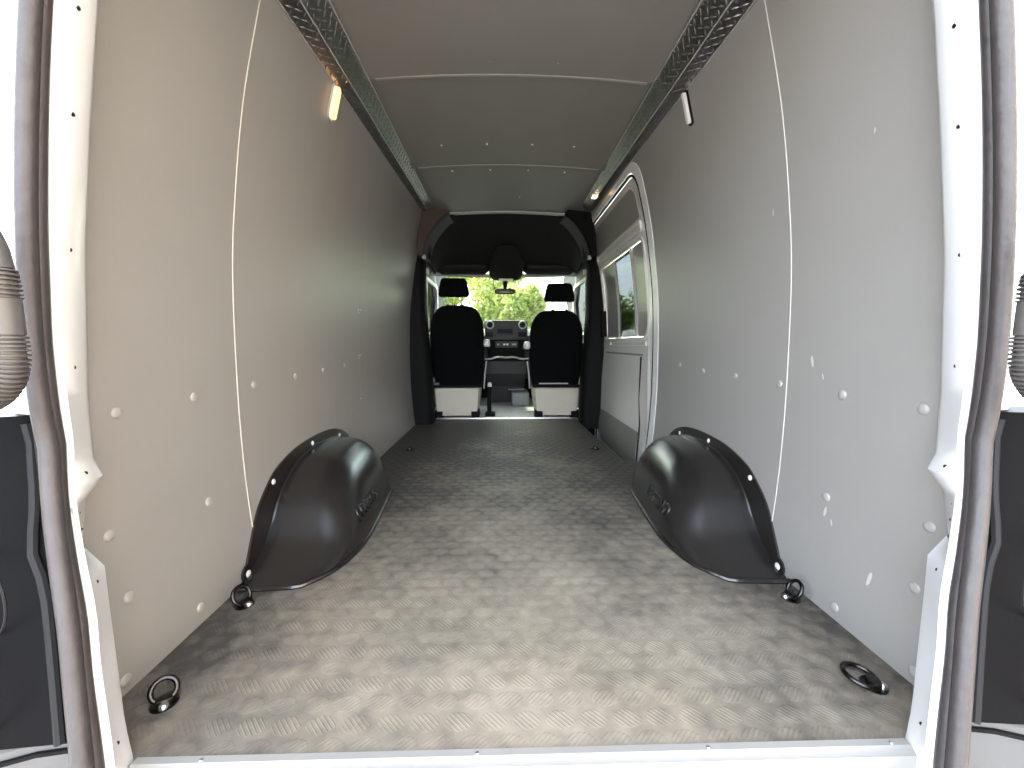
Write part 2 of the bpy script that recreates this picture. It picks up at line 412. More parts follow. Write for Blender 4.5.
# ------------------------------------------------------------------ rear door frame, seal, sill
XI = [(-.12, .735), (0, .748), (.063, .772), (.163, .798), (.27, .827), (.345, .846), (.385, .896), (.475, .900), (.515, .872), (.53, .872), (.555, .895), (.6, .904), (.675, .904), (.98, .878), (1.22, .843), (1.43, .808), (1.6, .775), (1.9, .715)]
XO = [(-.12, .716), (.01, .738), (.1, .758), (.21, .785), (.3, .802), (.4, .832), (.51, .860), (.61, .872), (.78, .874), (.9, .866), (1.01, .857), (1.22, .832), (1.38, .807), (1.6, .77), (1.9, .71)]
XS = [(-.12, .712), (.07, .748), (.29, .794), (.485, .840), (.66, .869), (.84, .870), (1.06, .852), (1.33, .813), (1.6, .765), (1.9, .705)]
def yl(a, c): return lambda z: a if z < 0 else (c if z > .6 else a + (c - a) * z / .6)
YI, YO, YS = yl(.70, .84), yl(.64, .76), yl(.59, .715)
def jamb(s, name):
    b = NB(); zs = sorted(set(rng(-.12, 1.9, 60) + [.345, .36, .378, .47, .485, .5]))
    rings = []
    for z in zs:
        xi, xo, xs = lerp(XI, z), slerp(XO, z), slerp(XS, z); yi, yo, ys = YI(z), YO(z), YS(z)
        w = wx(z)
        rings.append([Vector((s * x, y, z)) for x, y in ((xi + .006, yi + .006), (xi, yi - .004), (xi - (xi - xo) * .3, yi - .02), (xo - .002, yo + .012), (xo + .004, yo), (xo + .012, yo + .0), (xs + .014, ys + .035),
                      (max(xi + .012, xs + .022), yi + .004), (w + .02, yi + .008), (w + .02, yi + .016), (max(w - .002, xi + .01), yi + .02))])
    loft(b, rings)
    o = struct(name, b, M['white'], smooth=50)
    for z in (1.39, 1.21, .968, .745, .537, .337, .06):     # bolt holes in the flange
        x = (lerp(XI, z) + slerp(XO, z)) / 2 - .001; y = (YI(z) + YO(z)) / 2
        b = NB(); disc(b, (s * (x + .0015), y, z), (-s, -0.15, 0), .0042, .003, 12); obj('bolt_hole', b, M['darksteel'], o)
    # striker plate in the notch
    def js(y, z, k): return Vector((s * (slerp(XO, z) + (lerp(XI, z) - slerp(XO, z)) * (y - YO(z)) / (YI(z) - YO(z)) - k), y, z))
    b = NB(); loft(b, [[js(.740, z, .0005), js(.775, z, .0005), js(.775, z, .0035), js(.740, z, .0035)] for z in rng(.385, .485, 8)])
    p = obj('striker_plate', b, M['white'], o)
    for z in (.40, .435, .468):
        b = NB(); disc(b, js(.758, z, .003), (-s, -.4, 0), .004, .0015, 10); obj('screw', b, M['darksteel'], p)
    return o
JL = jamb(-1, 'trim_left'); JR = jamb(1, 'trim_right')
for o_, n_ in ((JL, 'trim_1'), (JR, 'trim_2')): o_.name = n_
b = NB(); box(b, (-.78, .62, 1.88), (.78, .86, 2.04), .015); struct('trim_3', b, M['white'])
# rubber seal right round the opening: two ribs and a web
def seal_path(off, dy, dz=0):
    L = []
    for z in rng(-.06, 1.84, 60): L.append((z, slerp(XO, z), slerp(XS, z), YO(z), YS(z)))
    def pt(s, r): z, xo, xs, yo, ys = r; t = off; return Vector((s * (xo + (xs - xo) * t + dz), yo + (ys - yo) * t + dy, z))
    left = [pt(-1, r) for r in L]; right = [pt(1, r) for r in L][::-1]
    y0 = left[0].y; y1 = left[-1].y
    topm = [Vector((-.66 , y1, 1.885)), Vector((0, y1, 1.89)), Vector((.66, y1, 1.885))]
    botm = [Vector((.68, y0, -.10)), Vector((0, y0, -.10)), Vector((-.68, y0, -.10))]
    return left + topm + right + botm
b = NB()
tube(b, seal_path(.30, 0, .006), .0125, 10, closed=True)
tube(b, seal_path(.76, 0, .001), .0140, 10, closed=True)
tube(b, seal_path(.55, 0, .006), .0095, 8, closed=True)
tube(b, seal_path(.08, 0, .008), .0070, 8, closed=True)
seal = struct('trim_4', b, M['seal'], smooth=60)
# sill plate
b = NB()
pr = [(.706, .002), (.704, .008), (.690, .009), (.684, .006), (.672, .005), (.668, -.008), (.672, -.10), (.706, -.10)]
loft(b, [[Vector((x0, y, z)) for y, z in pr] for x0 in rng(-.745, .75, 20)])
sill = struct('trim_5', b, M['sill'], smooth=30)
for x in (-.62, -.1, .35, .715):
    b = NB(); disc(b, (x, .695, .0085), (0, 0, 1), .004, .002, 12, dome=True); obj('screw', b, M['steel'], sill)
b = NB(); box(b, (-.81, .40, -.60), (.81, .64, -.13), .03); box(b, (-.81, .62, -.40), (.81, .66, -.12), .01)
bump = thing('rear_bumper', 'grey rear bumper with step below the load sill', 'bumper', (0, .5, -.6))
obj('step', b, M['black'], bump)

# body corners outside the seal, tail lamps, bumper corners, conduits, opened doors
for s in (-1, 1):
    b = NB(); rings = []
    for z in rng(.66, 1.9, 24):
        xs = slerp(XS, z)
        rings.append([Vector((s * x, y, z)) for x, y in ((xs + .004, .735), (xs + .035, .748), (xs + .09, .765), (xs + .14, .80), (xs + .15, .90), (xs + .12, .90), (xs + .03, .80))])
    loft(b, rings); o = struct('trim_6' if s < 0 else 'trim_7', b, M['white'], smooth=40)
    t = thing('tail_lamp', 'dark tail lamp housing with red lens at the ' + ('left' if s < 0 else 'right') + ' edge of the rear opening', 'tail lamp', (s * .98, .80, .03))
    b = NB()
    def tl(z):
        xs, xi, ys, yi = slerp(XS, z), lerp(XI, z), YS(z), YI(z); xb = max(xi + .012, xs + .022)
        f = .05 / (yi + .004 - ys - .035); x2 = xs + .014 + f * (xb - xs - .014) + .004; x3 = max(xs + .057, x2 + .012); x4 = x3 + .02
        return ((xs + .017, ys + .037), (x2, ys + .085), (x3, ys + .085), (x4, ys + .060), (max(.95, x4 + .01), ys + .050), (1.0, ys + .04), (1.06, ys + .035), (1.10, ys + .05), (1.10, yi - .004), (xb + .006, yi - .004))
    loft(b, [[Vector((s * x, y, z)) for x, y in tl(z)] for z in rng(.08, .655, 16)])
    obj('housing', b, M['smoke'], t, smooth=35)
    b = NB(); tube(b, [Vector((s * (tl(z)[3][0] + .006), YS(z) + .054, z)) for z in rng(.085, .64, 14)], .008, 8); obj('ridge', b, M['ridge'], t)
    b = NB(); box(b, (min(s * .885, s * .915), .745, .53), (max(s * .885, s * .915), .79, .645), .004); obj('catch_block', b, M['ridge'], t)
    b = NB(); torus(b, (s * .985, .70, .34), (s * .35, -1, 0), .075, .0022, 40, 6); torus(b, (s * .985, .67, .17), (s * .35, -1, 0), .07, .0022, 40, 6); obj('reflector_ring', b, M['ridge'], t)
    b = NB(); loft(b, [[Vector((s * x, y, z)) for x, y in ((.962, YS(z) + .05), (.972, YS(z) + .034), (1.05, YS(z) + .020), (1.08, YS(z) + .03), (1.06, YS(z) + .06))] for z in (.08, .09, .16, .18)]); obj('red_lens', b, M['red'], t)
    t = thing('bumper_corner', 'grey bumper corner step under the ' + ('left-hand tail lamp, beside the lit lamp wall' if s < 0 else 'tail lamp on the sliding door side'), 'bumper', (s * .97, .7, -.5))
    b = NB(); pl = [(.83, .700), (.845, .690), (.90, .682), (.95, .664), (1.02, .63), (1.2, .60), (1.2, .71), (.83, .71)]
    loft(b, [[Vector((s * (x + k), y + k, z)) for x, y in pl] for z, k in ((-.5, 0), (.050, 0), (.062, .001), (.068, .006))]); obj('bumper_shell', b, M['bumper'], t, smooth=30)
    b = NB(); tube(b, [Vector((s * x, y - .002, .045)) for x, y in pl[:6]], .005, 8); obj('rib', b, M['black'], t)
    # cable conduit between body and door
    t = thing('cable_conduit', ('grey corrugated cable conduit looping beside the seal, ' + ('on the lit lamp side' if s < 0 else 'on the sliding door side')), 'conduit', (s * .80, .6, .84))
    path = [(-.90, .925), (-.84, .972), (-.795, .972), (-.772, .955), (-.758, .925), (-.753, .895), (-.749, .865), (-.748, .80), (-.749, .765), (-.760, .735), (-.785, .712), (-.83, .700), (-.90, .70)]
    dense = []
    V = [Vector((s * (-x) , .60, z)) for x, z in path]
    for i in range(len(V) - 1):
        p0 = V[max(i - 1, 0)]; p1 = V[i]; p2 = V[i + 1]; p3 = V[min(i + 2, len(V) - 1)]
        for k in range(10):
            q = k / 10
            dense.append(0.5 * ((2 * p1) + (-p0 + p2) * q + (2 * p0 - 5 * p1 + 4 * p2 - p3) * q * q + (-p0 + 3 * p1 - 3 * p2 + p3) * q ** 3))
    dense.append(V[-1])
    dense = [p + Vector((s * .019, 0, 0)) for p in dense]
    # resample by length
    L = [0]
    for a, c in zip(dense, dense[1:]): L.append(L[-1] + (c - a).length)
    tot = L[-1]; N = int(tot / .0009); pts = []; rad = []; j = 0
    for i in range(N + 1):
        d = tot * i / N
        while j < len(L) - 2 and L[j + 1] < d: j += 1
        q = (d - L[j]) / max(1e-9, L[j + 1] - L[j]); p = dense[j].lerp(dense[j + 1], q); pts.append(p)
        zz = p.z; corr = (.855 < zz < .895 and abs(p.x) < .79) or zz < .803
        rad.append(.0205 + (.0022 * (1 if math.sin(d * 2 * PI / .0062) > 0 else -1) if corr else 0))
    b = NB(); tube(b, pts, rad, 14); obj('corrugated_tube', b, M['tube'], t, smooth=50)
    for x, z in ((.915, .925), (.915, .70)):
        b = NB(); disc(b, (s * x, .60, z), (s, 0, 0), .03, .012, 18); obj('end_cap', b, M['black'], t)
    # opened rear door, swung out to the side
    d = NB()
    H = Vector((s * 1.07, .70, 0)); dirv = Vector((s * .80, -.60, 0)).normalized(); nn = Vector((dirv.y, -dirv.x, 0)) * (1 if s < 0 else -1)
    def dp(a, z, t): return H + dirv * a + nn * t + Vector((0, 0, z))
    def dslab(bm, a0, a1, z0, z1, t0, t1):
        q = [[dp(a, z, t) for a, z in ((a0, z0), (a1, z0), (a1, z1), (a0, z1))] for t in (t0, t1)]; loft(bm, q)
    dslab(d, 0, .80, -.15, .85, 0, .05); dslab(d, 0, .12, .85, 1.85, 0, .05); dslab(d, .68, .80, .85, 1.85, 0, .05); dslab(d, .12, .68, 1.55, 1.85, 0, .05)
    D = struct('door_2' if s < 0 else 'door_3', d, M['white'], smooth=0)
    d = NB(); dslab(d, .06, .74, -.05, .75, -.012, 0) ; obj('door_lining', d, M['black'], D, smooth=0)
    d = NB(); dslab(d, .12, .68, .85, 1.55, .02, .026) ; obj('pane', d, M['sideglass'], D, smooth=0)

# ------------------------------------------------------------------ sliding door and its opening
b = NB()
wall_ring(b, 1, rrect(2.515, 4.02, -.27, 1.935, (.03, .03, .03, .15), 8, 12), rrect(2.592, 3.985, -.240, 1.893, (.05, .05, .10, .13), 8, 12), .003, -.10)
op = struct('trim_8', b, M['white_in'], smooth=50)
b = NB(); lp = rrect(2.604, 3.972, -.228, 1.880, (.05, .05, .10, .13), 8, 12)
tube(b, [wpt(1, y, z, -.004) for y, z in lp], .009, 8, closed=True); obj('door_seal', b, M['blackrub'], op)
b = NB(); wall_ring(b, 1, rrect(2.617, 3.96, -.218, 1.868, (.05, .05, .10, .13), 8, 12), rrect(2.72, 3.83, .84, 1.485, (.10, .06, .06, .06), 8, 12), -.012, -.085)
DR = struct('door_1', b, M['doorpaint'], smooth=50)
b = NB(); wall_fill(b, 1, 2.70, 3.93, 1.615, 1.82, (.02, .02, .05, .09), -.006, -.014); obj('upper_panel', b, M['liner'], DR)
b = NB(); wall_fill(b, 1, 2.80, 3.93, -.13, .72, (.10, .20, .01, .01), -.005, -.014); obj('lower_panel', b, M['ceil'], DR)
b = NB()
wall_ring(b, 1, rrect(2.68, 3.86, 1.525, 1.60, .02, 6, 10), rrect(2.72, 3.84, 1.552, 1.588, .012, 6, 10), +.008, -.02)
obj('door_moulding', b, M['white_in'], DR, smooth=50)
b = NB(); wall_ring(b, 1, rrect(2.69, 3.86, .815, 1.51, (.13, .08, .06, .06), 8, 12), rrect(2.715, 3.84, .835, 1.49, (.11, .07, .05, .05), 8, 12), -.001, -.03)
WF = obj('window_frame', b, M['doorpaint'], DR, smooth=50)
for y in (2.98, 3.42):
    b = NB(); wall_grid(b, 1, (y - .008, y + .008), rng(.845, 1.48, 10), -.008, -.03); obj('window_bar', b, M['liner'], DR)
for (a, c, m) in ((2.73, 2.97, 'winpanel'), (2.99, 3.41, 'sideglass'), (3.43, 3.825, 'winpanel')):
    b = NB(); wall_fill(b, 1, a, c, .845, 1.48, .01 if m == 'sideglass' else .04, -.022, -.027); obj('pane', b, M[m], DR)
b = NB(); wall_ring(b, 1, rrect(2.74, 3.66, .775, .812, .015, 6, 10), rrect(2.76, 3.64, .785, .802, .006, 6, 10), 0.004, -.02); obj('pull_rail', b, M['white_in'], DR, smooth=50)
b = NB(); wall_ring(b, 1, rrect(2.665, 2.80, -.2, .74, .03, 6, 10), rrect(2.685, 2.785, -.18, .72, .02, 6, 10), -.004, -.02); obj('edge_strip', b, M['doorpaint'], DR, smooth=50)
b = NB()
path = [(2.83, .70), (2.83, .40), (2.80, .30), (2.775, .22), (2.765, .1), (2.765, -.12)]
tube(b, [wpt(1, y, z, .0) for y, z in path], .007, 8); obj('weather_strip', b, M['blackrub'], DR)
b = NB(); wall_grid(b, 1, (3.80, 3.86), rng(.86, 1.10, 6), .035, -.01); obj('door_handle', b, M['black'], DR)
# step well below the sliding door
b = NB(); box(b, (.70, 2.50, -.30), (1.02, 4.20, -.265)); box(b, (.74, 4.02, -.27), (1.02, 4.22, -.03)); box(b, (.985, 2.5, -.30), (1.02, 4.2, -.20)); box(b, (.70, 2.62, -.27), (.725, 4.05, -.03)); box(b, (.72, 2.5, -.27), (.93, 2.60, -.03))
struct('floor_step', b, M['black'], smooth=0); bpy.data.objects['floor_step'].name = 'floor.002'

# ------------------------------------------------------------------ wheel arch covers
AH = [(1.235, 0), (1.28, .02), (1.33, .042), (1.40, .088), (1.45, .14), (1.50, .195), (1.56, .243), (1.64, .282), (1.75, .310), (2.03, .315), (2.14, .285), (2.22, .21), (2.31, .09), (2.36, 0)]
AW = [(1.235, .10), (1.243, .20), (1.265, .235), (1.33, .285), (1.40, .312), (1.55, .330), (1.8, .312), (2.08, .282), (2.12, .265), (2.18, .20), (2.28, .11), (2.36, .04)]
def arch(s, label):
    t = thing('wheel_arch_cover', label, 'wheel arch cover', (s * .78, 1.8, 0))
    def top(y): return lerp(AH, y)
    b = NB(); rings = []
    ys = sorted(set([1.236, 1.238, 1.242, 1.25, 1.26, 1.27, 1.285] + rng(1.30, 2.36, 50) + [2.37, 2.376]))
    for y in ys:
        h = max(slerp(AH, y), .002); w = slerp(AW, y); ring = []
        nE = 3.4
        for k in range(25):
            a = PI / 2 * k / 24
            cx = (math.cos(a)) ** (2 / nE); cz = (math.sin(a)) ** (2 / nE)
            x = .928 - w * cx * (1 - .26 * (cz * h / .32) ** 1.3)
            ring.append(Vector((s * x, y, h * cz)))
        ring = [Vector((s * .936, y, 0))] + ring + [Vector((s * .936, y, h))]
        rings.append(ring)
    loft(b, rings)
    shell = obj('shell', b, M['arch'], t, smooth=50)
    # rim bead along the floor
    b = NB(); pts = [Vector((s * (.928 - slerp(AW, y)), y, .006)) for y in ys if y < 2.3]
    pts = [Vector((s * .93, 1.232, .006))] + pts
    tube(b, pts, .009, 8); obj('rim_bead', b, M['arch'], t)
    # flange on the wall
    FO = [(0, (1.268, 0)), (.06, (1.288, .05)), (.14, (1.338, .125)), (.22, (1.392, .200)), (.3, (1.458, .258)), (.4, (1.548, .312)), (.55, (1.748, .356)), (.75, (2.057, .354)), (.85, (2.22, .30)), (.92, (2.30, .21)), (1, (2.39, 0))]
    FI = [(0, (1.355, 0)), (.06, (1.382, .035)), (.14, (1.43, .10)), (.22, (1.478, .162)), (.3, (1.53, .213)), (.4, (1.605, .260)), (.55, (1.75, .308)), (.75, (2.03, .308)), (.85, (2.14, .27)), (.92, (2.22, .18)), (1, (2.32, 0))]
    def sm(T): return [(slerp([(a, p[0]) for a, p in T], t_), max(0, slerp([(a, p[1]) for a, p in T], t_))) for t_ in rng(0, 1, 60)]
    out = sm(FO); inn = sm(FI)
    b = NB(); tube(b, [wpt(s, y, z, .015) for y, z in inn], .0085, 8); obj('rim_bead', b, M['arch'], t)
    b = NB()
    V = [[bm_ for bm_ in (b.verts.new(wpt(s, y, z, o)) for y, z in P)] for P, o in ((out, .0), (out, .008), (inn, .012), (inn, .0))]
    for j in range(4):
        a, c = V[j], V[(j + 1) % 4]
        for k in range(len(out) - 1): b.faces.new((a[k], a[k + 1], c[k + 1], c[k]))
    obj('flange', b, M['arch'], t, smooth=35)
    b = NB(); disc(b, wpt(s, 1.288, .028, .004), wn(.02, s), .030, .007, 20); obj('flange', b, M['arch'], t)
    for y, z, r in ((1.285, .028, .013), (1.50, .268, .011), (1.83, .335, .011), (2.13, .305, .010)):
        b = NB(); disc(b, wpt(s, y, z, .009), wn(z, s), r, .005, 16, dome=True); obj('bolt', b, M['boltwhite'], t, smooth=60)
    b = NB(); wall_grid(b, s, (2.34, 2.56), rng(.0, .10, 4), .008, .0); obj('flange', b, M['arch'], t)
    b = NB(); wall_grid(b, s, (2.50, 2.55), rng(.075, .135, 4), .022, .008); obj('clip', b, M['boltwhite'], t)
    # moulded lettering on the inner face
    cu = bpy.data.curves.new('lettering', 'FONT'); cu.body = 'LEGEND'; cu.size = .066; cu.extrude = .0045; cu.bevel_depth = .0015; cu.space_character = 1.12; cu.align_x = 'CENTER'; cu.align_y = 'CENTER'
    to = bpy.data.objects.new('lettering', cu); COL.objects.link(to)
    dg = bpy.context.evaluated_depsgraph_get(); me = bpy.data.meshes.new_from_object(to.evaluated_get(dg)); bpy.data.objects.remove(to)
    yc, zc = (1.68, .108)
    for v in me.vertices:
        u, q, n = v.co
        y = yc + (u if s < 0 else -u); z = zc + q
        h = slerp(AH, y); w = slerp(AW, y); r = min(1, z / h); cz = r; a = math.asin(min(1, cz ** (3.4 / 2))); cx = math.cos(a) ** (2 / 3.4)
        x = .928 - w * cx * (1 - .26 * (cz * h / .32) ** 1.3) - n - .001
        v.co = Vector((s * x, y, z)) - t.location
    me.materials.append(M['arch']); lo = bpy.data.objects.new('raised_lettering', me); COL.objects.link(lo); lo.parent = t
    return t
arch(-1, 'black moulded wheel arch cover below the wall with the lit lamp')
arch(1, 'black moulded wheel arch cover beside the sliding door')

# ------------------------------------------------------------------ tie-down rings
def ring(loc, label, tilt, turn, R=.036, small=False):
    t = thing('tie_down_ring', label, 'tie-down ring', loc, None)
    b = NB(); disc(b, (0, 0, 0), (0, 0, 1), .026, .003, 24); obj('base_cup', b, M['darksteel'], t, world=False)
    rm = Matrix.Rotation(turn, 4, 'Z') @ Matrix.Rotation(tilt, 4, 'Y')
    b = NB(); torus(b, (0, 0, 0), (0, 0, 1), R, .0058, 36, 10)
    bmesh.ops.transform(b, matrix=rm @ Matrix.Translation((R * .75, 0, 0)), verts=b.verts); bmesh.ops.translate(b, verts=b.verts, vec=(0, 0, .012)); obj('ring', b, M['darksteel'], t, world=False, smooth=60)
    b = NB(); box(b, (-.012, -.016, .002), (.012, .016, .017), .005); bmesh.ops.rotate(b, matrix=Matrix.Rotation(turn, 3, 'Z'), verts=b.verts); obj('clamp', b, M['darksteel'], t, world=False)
    b = NB(); disc(b, Matrix.Rotation(turn, 3, 'Z') @ Vector((-.016, 0, .003)), (0, 0, 1), .010, .010, 14, dome=True); obj('bolt', b, M['steel'], t, world=False, smooth=60)
    return t
ring((-.797, .828, 0), 'dark steel tie-down ring raised against the wall at the left end of the sill', math.radians(-62), math.radians(125), .023)
ring((-.835, 1.165, 0), 'dark steel tie-down ring raised beside the rear corner of the left-hand wheel arch cover', math.radians(-62), math.radians(165), .027)
ring((.812, .835, 0), 'dark steel tie-down ring lying flat by the right end of the sill', math.radians(-6), math.radians(150), .033)
ring((.850, 1.155, 0), 'dark steel tie-down ring raised beside the rear corner of the right-hand wheel arch cover', math.radians(-62), math.radians(-5), .027)
def fring(loc, label):
    t = thing('tie_down_ring', label, 'tie-down ring', loc)
    b = NB(); disc(b, (0, 0, 0), (0, 0, 1), .036, .002, 24); obj('base_cup', b, M['blackrub'], t, world=False)
    b = NB(); torus(b, (0, 0, .006), (0, 0, 1), .026, .0045, 28, 8); obj('ring', b, M['darksteel'], t, world=False)
    b = NB(); disc(b, (0, 0, .002), (0, 0, 1), .009, .007, 14, dome=True); obj('bolt', b, M['steel'], t, world=False)
fring((-.745, 2.96, 0), 'small dark tie-down ring sunk in the floor past the left-hand wheel arch cover')
fring((.655, 2.95, 0), 'small dark tie-down ring sunk in the floor beside the sliding door step')

# ------------------------------------------------------------------ tread plate valances and lamps under the roof
def valance(s, label):
    t = thing('tread_plate_valance', label, 'valance', (s * .72, 2.2, 1.9))
    N = 40; ys = rng(.62, 3.66, N)
    def sec(y):
        f = (y - .8) / 2.88
        zo = 1.88 + .085 * f; O = Vector((s * (wx(zo) - .004), y, zo))
        I = Vector((s * (.645 + .012 * f), y, 1.975 + .022 * f))
        K = Vector((s * (.715 - .008 * f), y, 1.905 + .062 * f))
        return O, K, I
    def n_of(a, c, y):
        d = (c - a).normalized(); n = d.cross(Vector((0, 1, 0))).normalized()
        if n.z > 0: n = -n
        return n
    for nm, i0, i1 in (('wall_face', 0, 1), ('ceiling_face', 1, 2)):
        b = NB(); rings = []
        for y in ys:
            P = sec(y); a, c = P[i0], P[i1]; n = n_of(a, c, y)
            rings.append([a, c, c - n * .003, a - n * .003])
        loft(b, rings)
        # raised lozenges
        y = .66; row = 0
        while y < 3.62:
            P = sec(y); a, c = P[i0], P[i1]; n = n_of(a, c, y); d = (c - a); w = d.length; du = d.normalized()
            cols = 3 if i0 else 2
            for k in range(cols):
                q = (k + (.5 if row % 2 else .15)) / cols + .08
                if q > .95: continue
                p = a + du * (w * q); ang = PI / 4 if (row + k) % 2 else -PI / 4
                e1 = (Vector((0, 1, 0)) * math.cos(ang) + du * math.sin(ang)); e2 = e1.cross(n)
                vs = [b.verts.new(v) for v in (p + e1 * .015, p + e2 * .0048, p - e1 * .015, p - e2 * .0048, p + e1 * .005 + n * .003, p - e1 * .005 + n * .003)]
                for f in ((0, 1, 4), (1, 2, 5), (1, 5, 4), (2, 3, 5), (3, 0, 4), (3, 4, 5)): b.faces.new([vs[i] for i in f])
            y += .023; row += 1
        obj(nm, b, M['alu'], t, smooth=20)
    b = NB()
    for i in (0, 1, 2):
        tube(b, [sec(y)[i] for y in ys], .0035, 6)
    obj('edge_bead', b, M['bead'], t)
    return sec
secL = valance(-1, 'bright tread plate valance running above the wall with the lit lamp')
secR = valance(1, 'bright tread plate valance running above the sliding door')
def walllamp(s, label, lit):
    c = wpt(s, 1.885, 1.842, 0)
    t = thing('wall_lamp', label, 'lamp', c)
    hw = .019 if lit else .009
    b = NB(); wall_fill(b, s, 1.885 - hw - .006, 1.885 + hw + .006, 1.772, 1.915, hw * .9, .008, 0.0); obj('lamp_housing', b, M['palegrey' if lit else 'black'], t)
    b = NB(); wall_fill(b, s, 1.885 - hw, 1.885 + hw, 1.779, 1.908, hw * .85, .022, .006); obj('lamp_lens', b, M['lamp' if lit else 'lampoff'], t, smooth=50)
walllamp(-1, 'lit warm lamp on the wall just under the tread plate', True)
walllamp(1, 'slim unlit wall lamp just under the tread plate', False)
P = secR(3.30); c = P[1].lerp(P[2], .35)
t = thing('marker_lamp', 'small glowing square lamp at the far end of the tread plate above the sliding door', 'lamp', c)
b = NB(); box(b, tuple(c + Vector((-.026, -.03, -.018))), tuple(c + Vector((.026, .03, .006))), .004); obj('lamp_housing', b, M['steel'], t)
b = NB(); box(b, tuple(c + Vector((-.020, -.034, -.024))), tuple(c + Vector((.017, .02, -.012))), .005); obj('lamp_lens', b, M['amberlit'], t)

rs = random.Random(3)
for y, z, k in ((1.252, .735, .018), (1.205, .69, .010), (1.147, .282, .016), (1.12, .262, .010), (1.44, 1.25, .012), (1.05, 1.33, .008), (.98, .17, .02)):
    b = NB(); n = wn(z, 1); a0 = rs.random() * 3; vs = []
    ring_ = [wpt(1, y + math.cos(a) * k * (.22 + .12 * rs.random()) + .3 * k * math.sin(a) * math.cos(a0), z + math.sin(a) * k * (.8 + .3 * rs.random()), .0004) for a in [2 * PI * i / 12 for i in range(12)]]
    loft(b, [ring_, [v + n * .0003 for v in ring_]]); obj('scuff_mark', b, M['seam'], WR)

# ------------------------------------------------------------------ partition between cargo space and cab
for s in (-1, 1):
    b = NB()
    rings = []
    for z in rng(-.05, 1.62, 20):
        xi = slerp([(0, .735), (.5, .755), (1.0, .79), (1.6, .80)], z); w = wx(z)
        rings.append([Vector((s * x, y, z)) for x, y in ((w + .04, 3.90), (xi + .05, 3.90), (xi + .015, 3.92), (xi, 3.96), (xi, 4.08), (xi + .02, 4.12), (w + .04, 4.12))])
    loft(b, rings)
    p = struct('trim_9' if s < 0 else 'trim_10', b, M['black'], smooth=45)
    # upper corner cover, dark brown, with a grey inner return
    b = NB(); 
    o_ = [(.825, 1.60), (.81, 1.80), (.785, 1.94), (.75, 2.00), (.64, 2.005), (.56, 2.00), (.53, 1.975)]
    i_ = [(.76, 1.58), (.755, 1.64), (.73, 1.72), (.68, 1.81), (.615, 1.89), (.56, 1.94), (.53, 1.955)]
    A = []
    for y in (3.74, 3.76, 3.98):
        k = 0 if y > 3.75 else .008
        A.append([Vector((s * (x - k), y, z)) for x, z in o_] + [Vector((s * (x + k), y, z + k)) for x, z in i_[::-1]])
    loft(b, A)
    cc = struct('trim_11' if s < 0 else 'trim_12', b, M['brown'] if s < 0 else M['black'], smooth=35)
    b = NB()
    loft(b, [[Vector((s * (x + .003), 3.775, z + .003)), Vector((s * (x - .004), 3.775, z - .004)), Vector((s * (x - .03), 3.93, z - .02)), Vector((s * (x + .003), 3.93, z + .003))] for x, z in i_])
    obj('inner_return', b, M['dash'], cc, smooth=50)
    b = NB(); x0, x1 = sorted((s * .745, s * .775)); box(b, (x0, 3.75, 1.565), (x1, 3.80, 1.60), .006); obj('reflector_tab', b, M['palegrey'], cc)
# pale strip across the front edge of the ceiling
b = NB(); loft(b, [[ceil_pt(x, 3.84, -.012), ceil_pt(x, 3.83, .012), ceil_pt(x, 3.87, .016), ceil_pt(x, 3.90, .0)] for x in rng(-.60, .60, 30)])
struct('trim_13', b, M['palegrey'])

# overhead headliner of the cab
def hprof(y):
    f = (y - 3.85) / 1.15; zt = 2.005 - .345 * f ** 1.15; w = .72 + .13 * f
    out = []
    for k in range(33):
        u = -1 + 2 * k / 32
        a = abs(u)
        x = w * (1 if u > 0 else -1) * min(1, a * 1.15) if a < .6 else w * (1 if u > 0 else -1) * (.69 + .31 * math.sin((a - .6) / .4 * PI / 2))
        z = zt if a < .45 else zt - (zt - (1.58 + .04 * f)) * ((a - .45) / .55) ** 2.2
        out.append(Vector((x, y, z)))
    return out
b = NB(); R_ = []
for y in rng(3.86, 4.98, 22):
    p = hprof(y); R_.append(p + [v + Vector((0.02 * (1 if v.x > 0 else -1), 0, .02)) for v in p][::-1])
loft(b, R_)
HL = struct('ceiling.002', b, M['headliner'], smooth=60)
b = NB(); rr_ = []
for y, w, h, z in ((4.38, .10, .03, 1.82), (4.52, .17, .08, 1.755), (4.66, .20, .13, 1.70), (4.82, .20, .14, 1.645), (4.90, .19, .13, 1.625), (4.94, .15, .09, 1.61)):
    rr_.append([Vector((math.copysign(abs(math.cos(a)) ** .5, math.cos(a)) * w, y, z + math.copysign(abs(math.sin(a)) ** .6, math.sin(a)) * h * .6)) for a in [2 * PI * k / 28 for k in range(28)]])
loft(b, rr_)
oc = thing('overhead_console', 'dark bulging overhead console above the rear-view mirror', 'console', (0, 4.75, 1.62))
obj('console_body', b, M['headliner'], oc, smooth=60)
b = NB(); box(b, (-.085, 4.83, 1.545), (.085, 4.93, 1.570), .008); obj('map_lamp', b, M['mapl'], oc)
for s in (-1, 1):
    t = thing('sun_visor', 'black folded sun visor above the ' + ('seat with the dark lever' if s < 0 else 'seat with the pale strip'), 'sun visor', (s * .43, 4.9, 1.69))
    b = NB(); rr_ = []
    for x in rng(.20, .82, 12):
        e = min(1, min(x - .20, .82 - x) / .06 + .25)
        rr_.append([Vector((s * x, 4.86 + math.cos(a) * .07 * e, 1.675 + math.cos(a) * -.03 * e + math.sin(a) * .055 * e)) for a in [2 * PI * k / 16 for k in range(16)]])
    loft(b, rr_); obj('visor_board', b, M['blackrub'], t, smooth=60)
    b = NB(); tube(b, [Vector((s * .66, 4.84, 1.66)), Vector((s * .69, 4.82, 1.70))], .012, 8); obj('visor_clip', b, M['palegrey'], t)
